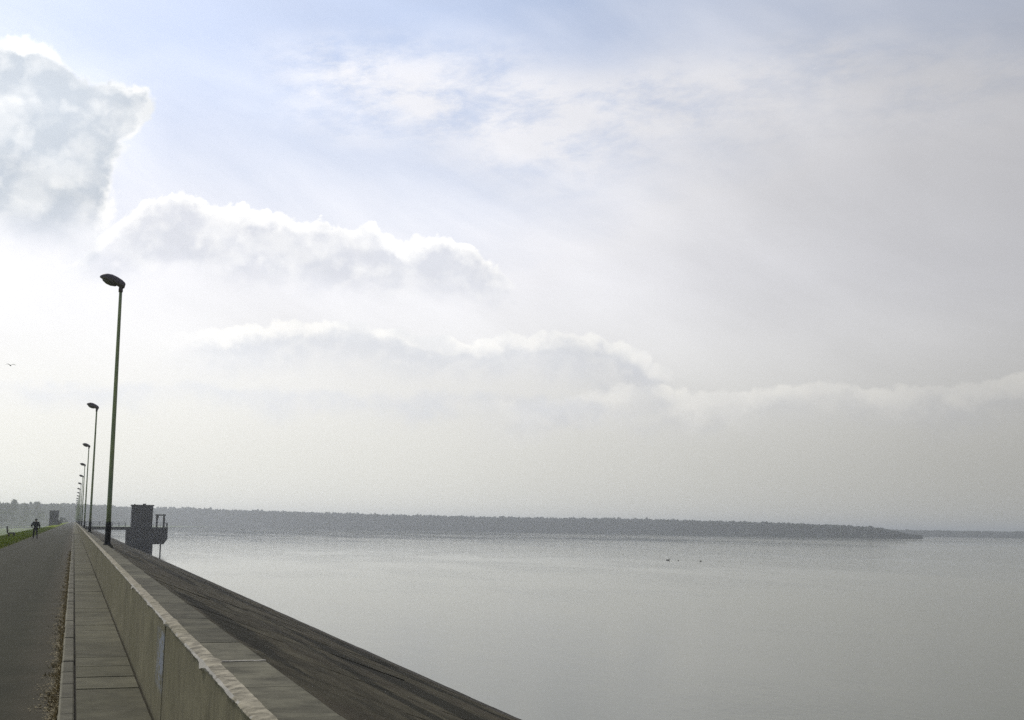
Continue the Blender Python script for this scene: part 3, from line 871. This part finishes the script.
lf = [(-160, 1250, 0, 24), (-60, 1260, 0, 25), (0, 1280, 0, 25.5), (40, 1350, 0, 26), (62, 1450, 1, 27), (100, 1750, 3, 27), (128, 2080, 4, 28)]
wood('meadow_wood', 'hazy grey green woodland beyond the meadow left of the road', [(*at(x, D), FIELD + gr, h) for x, D, gr, h in lf], 4.2, 5, 3, FOLIAGE)
# low banks under the woods
def bank_mesh(name, line, base, z1, back):
    g = MB(); front = [at(x, D - 9) for x, D, *_ in line]
    ext = [at(x, D + back) for x, D, *_ in line]
    for i in range(len(line) - 1):
        ra, rb = line[i][2], line[i + 1][2]
        a, b_, c, d_ = front[i], front[i + 1], ext[i + 1], ext[i]
        g.quad((*a, base), (*b_, base), (*b_, z1 + rb), (*a, z1 + ra)); g.quad((*a, z1 + ra), (*b_, z1 + rb), (*c, z1 + rb), (*d_, z1 + ra))
    a, d_ = front[-1], ext[-1]; g.quad((*a, base), (*d_, base), (*d_, z1 + line[-1][2]), (*a, z1 + line[-1][2]))
    struct(g.build(name, UNDER))
bank_mesh('far_bank', far, WATER - 1, G + .1, 260)
bank_mesh('distant_bank', rfar, WATER - 1, G + .1, 260)
# land that closes the lake behind the end of the dam
g = MB(); g.quad((-400, END - 5, WATER + .35), (30, END - 5, WATER + .35), (230, 2120, WATER + .35), (-400, 2400, WATER + .35)); struct(g.build('headland', FIELDM))

# single trees that stand out in front of the meadow wood
def tree(col, D, h, w, label, seed):
    rng = np.random.default_rng(seed)
    x, y = at(col, D)
    root = empty('tree', (x, y, FIELD), label, 'tree', 'trees before the meadow wood')
    p = MB(); p.tube([(0, 0, -.3), (.1, 0, h * .2), (0, .2, h * .45), (.2, 0, h * .75)], [.55, .42, .3, .1], 8)
    for k in range(6):
        a = k * 1.05 + rng.random(); z = h * (.32 + .07 * k)
        p.tube([(0, 0, z), (math.cos(a) * w * .2, math.sin(a) * w * .2, z + h * .08), (math.cos(a) * w * .36, math.sin(a) * w * .36, z + h * .17)], [.2, .13, .05], 6)
    p.build('trunk', BARK, root, smooth=True)
    out = []
    for k in range(16):
        u = rng.random(); a = rng.random() * 6.28
        ww = w * .5 * math.sin(math.pi * (.18 + .74 * u)) * rng.uniform(.35, .9)
        c = np.array([math.cos(a) * ww, math.sin(a) * ww, h * (.30 + .64 * u)]); s_ = w * rng.uniform(.11, .2)
        v = IV * (1 + rng.normal(0, .18, (len(IV), 1))) * s_ + c; out.append(v[IF])
        dd = rng.normal(size=(60, 3)); dd /= np.linalg.norm(dd, axis=1)[:, None]
        out.append((dd * s_ * rng.uniform(.9, 1.6, (60, 1)) + c)[:, None, :] + rng.normal(0, .35, (60, 3, 3)))
    tri_object('crown', np.concatenate(out), FOLIAGE2, root)
tree(12, 1080, 26.0, 12, 'tallest round-crowned tree rising above the hazy wood at far left', 51)
tree(24, 1120, 23.5, 10, 'hazy tree just right of the tallest tree before the meadow wood', 52)
tree(37, 1150, 25.0, 11, 'hazy tree above the walking person, before the meadow wood', 53)
tree(2, 1050, 21.5, 10, 'hazy tree at the left edge of the picture, before the meadow wood', 54)
def bush(name, loc, h, w, label, cat, seed):
    rng = np.random.default_rng(seed)
    root = empty(name, loc, label, cat, 'shrubs beside the far road')
    p = MB()
    for k in range(4):
        a = k * 1.6; p.tube([(0, 0, -.1), (math.cos(a) * w * .15, math.sin(a) * w * .15, h * .4), (math.cos(a) * w * .25, math.sin(a) * w * .25, h * .75)], [.08, .05, .02], 5)
    p.build('stem', BARK, root)
    out = []
    for k in range(9):
        a = rng.random() * 6.28; u = rng.random(); s_ = w * rng.uniform(.16, .26)
        c = np.array([math.cos(a) * w * .26, math.sin(a) * w * .26, s_ * .8 + (h - 2 * s_) * u])
        v = IV * (1 + rng.normal(0, .2, (len(IV), 1))) * s_ + c; out.append(v[IF])
        dd = rng.normal(size=(40, 3)); dd /= np.linalg.norm(dd, axis=1)[:, None]
        out.append((dd * s_ * rng.uniform(.9, 1.5, (40, 1)) + c)[:, None, :] + rng.normal(0, .12, (40, 3, 3)))
    tri_object('foliage', np.concatenate(out), FOLIAGE2, root)
bush('shrub', (-5.0, 482, -.1), 1.9, 1.5, 'low dark shrub beside the dark blue hut', 'shrub', 61)
bush('shrub', (-6.1, 700, -.2), 3.9, 1.9, 'narrow upright shrub at the far end of the road', 'shrub', 62)
bush('shrub', (-5.4, 900, -.2), 3.6, 2.2, 'smallest shrub, farthest along the road', 'shrub', 63)

# ------------------------------------------------------------------ hut by the road
hx, hy = -7.0, 480.0
ht = empty('hut', (hx, hy, 0), 'tall box-shaped dark blue hut standing left of the road', 'hut')
g = MB(); g.box(-1.58, 1.58, -2.2, 2.2, -1.6, 5.05)
for i in range(10): x = -1.5 + i * .3; g.box(x, x + .12, -2.26, -2.2005, .05, 5.0)
g.build('wall', BLUECLAD, ht)
g = MB(); g.box(-1.72, 1.72, -2.4, 2.4, 5.052, 5.3); g.build('roof', ROOFM, ht)
g = MB(); g.box(1.582, 1.64, -.6, .5, .0, 2.1); dr = g.build('door', PALEDOOR, ht)
g = MB(); g.box(1.642, 1.70, -.5, -.44, .95, 1.1); g.build('handle', STEEL, dr)

# ------------------------------------------------------------------ bench on the verge, facing the lake
be = empty('bench', (-5.85, 129.4, -0.02), 'dark wooden bench seen end-on in the grass at the left edge', 'bench')
for k in range(3):
    g = MB(); x = -.10 + k * .19; g.box(x, x + .16, -.85, .85, .43, .475); g.build('seat_plank', WOOD, be)
g = MB()
for k in range(3):
    z = .58 + k * .17; g.box(-.24 - k * .03, -.195 - k * .03, -.85, .85, z, z + .14)
g.build('backrest', WOOD, be)
for y in (-.7, .7):
    g = MB(); g.box(-.2, .44, y - .05, y + .05, .36, .428); g.box(-.16, -.06, y - .045, y + .045, -.05, .36); g.box(.32, .42, y - .045, y + .045, -.05, .36)
    g.loft([[(-.26, y - .04, .36), (-.2, y - .04, .36), (-.2, y + .04, .36), (-.26, y + .04, .36)], [(-.36, y - .04, 1.08), (-.305, y - .04, 1.08), (-.305, y + .04, 1.08), (-.36, y + .04, 1.08)]])
    g.build('leg', WOOD, be)

# ------------------------------------------------------------------ person walking away
def skin_mesh(name, verts, edges, m, parent, sub=2, root=0):
    me = bpy.data.meshes.new(name); me.from_pydata([v[:3] for v in verts], edges, [])
    o = bpy.data.objects.new(name, me); COL.objects.link(o)
    mo = o.modifiers.new('skin', 'SKIN'); mo.use_smooth_shade = True
    sd = me.skin_vertices[0].data
    for i, v in enumerate(verts):
        r = v[3]; sd[i].radius = (r, r) if not isinstance(r, tuple) else r
        sd[i].use_root = (i == root)
    s_ = o.modifiers.new('sub', 'SUBSURF'); s_.levels = sub; s_.render_levels = sub
    dg = bpy.context.evaluated_depsgraph_get(); dg.update()
    me2 = bpy.data.meshes.new_from_object(o.evaluated_get(dg))
    bpy.data.objects.remove(o)
    me2.name = name; me2.materials.clear(); me2.materials.append(m)
    o2 = bpy.data.objects.new(name, me2); o2.parent = parent; COL.objects.link(o2)
    return o2
pe = empty('person', (-3.2, 117.5, 0), 'person in dark jacket and trousers walking on the road beside the grass', 'person', rz=R(4))
pe.scale = (1.05, 1.05, 1.04)
B = [(0, 0, .95, .125), (0, .03, 1.12, .12), (0, .06, 1.32, .145), (0, .07, 1.45, .10), (0, .085, 1.52, .052), (0, .095, 1.585, .075), (0, .10, 1.66, .092), (0, .095, 1.73, .066)]
E_ = [(0, 1), (1, 2), (2, 3), (3, 4), (4, 5), (5, 6), (6, 7)]
def chain(base, pts):
    p = base
    for q in pts:
        B.append(q); E_.append((p, len(B) - 1)); p = len(B) - 1
    return p
arms = {}
for s, el_, wr in ((-1, (-.36, -.05, 1.17), (-.29, .14, 1.02)), (1, (.29, -.08, 1.14), (.30, .05, .92))):
    wri = chain(3, [(s * .19, .065, 1.41, .068), (*el_, .045), (*wr, .031)])
    dx, dy, dz = wr[0] - el_[0], wr[1] - el_[1], wr[2] - el_[2]; n = math.sqrt(dx * dx + dy * dy + dz * dz); u = Vector((dx / n, dy / n, dz / n))
    pm = Vector(wr) + u * .075; pi = chain(wri, [(*pm, .036)])
    side = u.cross(Vector((s, 0, 0))).normalized()
    for k, ln in enumerate((.072, .082, .078, .06)):
        q = pm + side * (k - 1.5) * .02 + u * .045; q2 = q + u * ln * .5 - Vector((s * .012, 0, 0)); q3 = q2 + u * ln * .35 - Vector((s * .024, 0, 0))
        chain(pi, [(*q, .009), (*q2, .0085), (*q3, .007)])
    q = Vector(wr) + u * .035 + side * -.038; chain(wri, [(*q, .011), (*(q + u * .045 + side * -.015), .009)])
    arms[s] = [(s * .19, .065, 1.41), el_, wr]
legs = {-1: [(-.095, .0, .88), (-.125, .15, .50), (-.145, .10, .09), (-.15, .24, .035)], 1: [(.095, 0, .88), (.115, .02, .49), (.14, -.24, .16), (.145, -.16, .035)]}
for s in (-1, 1):
    l = legs[s]; chain(0, [(*l[0], .088), (*l[1], .058), (*l[2], .042), (*l[3], .036)])
skin_mesh('body', B, E_, SKIN, pe)
jv = [(.01, 0, .90, .175), (.02, .03, 1.12, .185), (.02, .06, 1.33, .205), (0, .075, 1.46, .115), (0, .085, 1.50, .085)]
je = [(0, 1), (1, 2), (2, 3), (3, 4)]
for s in (-1, 1):
    a = arms[s]; p = 3
    for q, r in zip(a, (.095, .078, .058)): jv.append((*q, r)); je.append((p, len(jv) - 1)); p = len(jv) - 1
skin_mesh('jacket', jv, je, JACKET, pe)
tv = [(0, 0, .93, .14)]; te = []
for s in (-1, 1):
    p = 0
    for q, r in zip(legs[s][:3], (.108, .08, .066)): tv.append((*q, r)); te.append((p, len(tv) - 1)); p = len(tv) - 1
skin_mesh('trousers', tv, te, TROUSER, pe)
for s in (-1, 1):
    a, b_ = Vector(legs[s][2]), Vector(legs[s][3])
    heel = a + Vector((0, -.05, -.045)) if s < 0 else a + Vector((0, -.05, -.02))
    skin_mesh('shoe', [(*heel, .044), (*(a.lerp(b_, .5) + Vector((0, 0, -.01))), .048), (*(b_ + Vector((0, .02, .005))), .040)], [(0, 1), (1, 2)], SHOE, pe, root=1)
hb = MB()
rings = []
for i in range(9):
    ph = math.pi * i / 8 * .62; rr = .104 * math.sin(ph) + .002; z = 1.665 + .112 * math.cos(ph)
    rings.append([(math.cos(2 * math.pi * j / 14) * rr, .088 + math.sin(2 * math.pi * j / 14) * rr * 1.12 - (.018 if i > 4 else 0), z) for j in range(14)])
hb.loft(rings[::-1]); hb.build('hair', HAIR, pe, smooth=True)
fb = MB()
fb.loft([[(-.012, .19, 1.635), (.012, .19, 1.635), (.006, .185, 1.672), (-.006, .185, 1.672)], [(-.006, .212, 1.638), (.006, .212, 1.638), (.003, .195, 1.665), (-.003, .195, 1.665)]])
fb.build('nose', SKIN, pe)

# ------------------------------------------------------------------ birds
def water_bird(loc, rz, label, s=1.0, neck=1.0):
    root = empty('water_bird', loc, label, 'water bird', 'dark birds on the water', rz)
    b_ = MB()
    sec = [(-.44, .02, .14, .03), (-.34, .07, .12, .07), (-.18, .14, .09, .12), (0, .17, .08, .14), (.18, .15, .08, .13), (.30, .09, .11, .10), (.36, .03, .15, .04)]
    b_.loft([[(x * s, math.cos(2 * math.pi * j / 12) * w_ * s, (zc + math.sin(2 * math.pi * j / 12) * h_) * s) for j in range(12)] for x, w_, zc, h_ in sec])
    b_.tube([(.28 * s, 0, .12 * s), (.36 * s, 0, .24 * s * neck), (.37 * s, 0, .34 * s * neck)], [.06 * s, .045 * s, .042 * s], 8)
    c = (.40 * s, .37 * s * neck)
    b_.loft([[(c[0] + x * s, math.cos(2 * math.pi * j / 10) * r_ * s, c[1] + math.sin(2 * math.pi * j / 10) * r_ * s) for j in range(10)] for x, r_ in ((-.07, .01), (-.05, .04), (0, .055), (.05, .04), (.08, .018))])
    b_.build('body', FEATHER, root, smooth=True)
    k = MB(); k.loft([[(c[0] + x * s, y * r_ * s, c[1] - .01 * s + z * r_ * s * .5) for y, z in ((-1, -1), (1, -1), (1, 1), (-1, 1))] for x, r_ in ((.07, .022), (.15, .01))]); k.build('bill', BILL, root)
water_bird((131.5, 255.6, WATER - .03), R(-35), 'largest and leftmost of the three dark birds on the lake', 1.05)
water_bird((132.4, 252.2, WATER - .03), R(70), 'small dark bird in the middle of the three on the lake', .72)
water_bird((136.5, 248.9, WATER - .03), R(100), 'dark bird on the lake farthest right of the three', .88)
v = fw + rt * ((10.5 - W / 2) / f_px) - up * ((365.5 - H / 2) / f_px); v = v / v.y * 150
fl = empty('flying_bird', (v.x, v.y, CAM_Z + v.z), 'small grey bird flying in the pale sky at the left', 'bird', rz=R(10))
g = MB()
sec = [(-.30, .01, .0), (-.22, .05, 0), (0, .075, 0), (.15, .06, 0), (.24, .045, .01), (.30, .012, .0)]
g.loft([[(math.cos(2 * math.pi * j / 8) * r_, -y, z + math.sin(2 * math.pi * j / 8) * r_) for j in range(8)] for y, r_, z in sec][::-1])
g.build('body', GULL, fl, smooth=True)
for s in (-1, 1):
    g = MB()
    def wr(x, y0, y1, z, th): return [(s * x, y0, z - th), (s * x, y1, z - th), (s * x, y1 + .01, z + th), (s * x, y0, z + th)]
    g.loft([wr(.04, -.10, .14, .03, .02), wr(.26, -.09, .12, .17, .014), wr(.42, -.12, .06, .14, .008), wr(.58, -.14, -.06, .05, .004)])
    g.build('wing', GULL, fl)
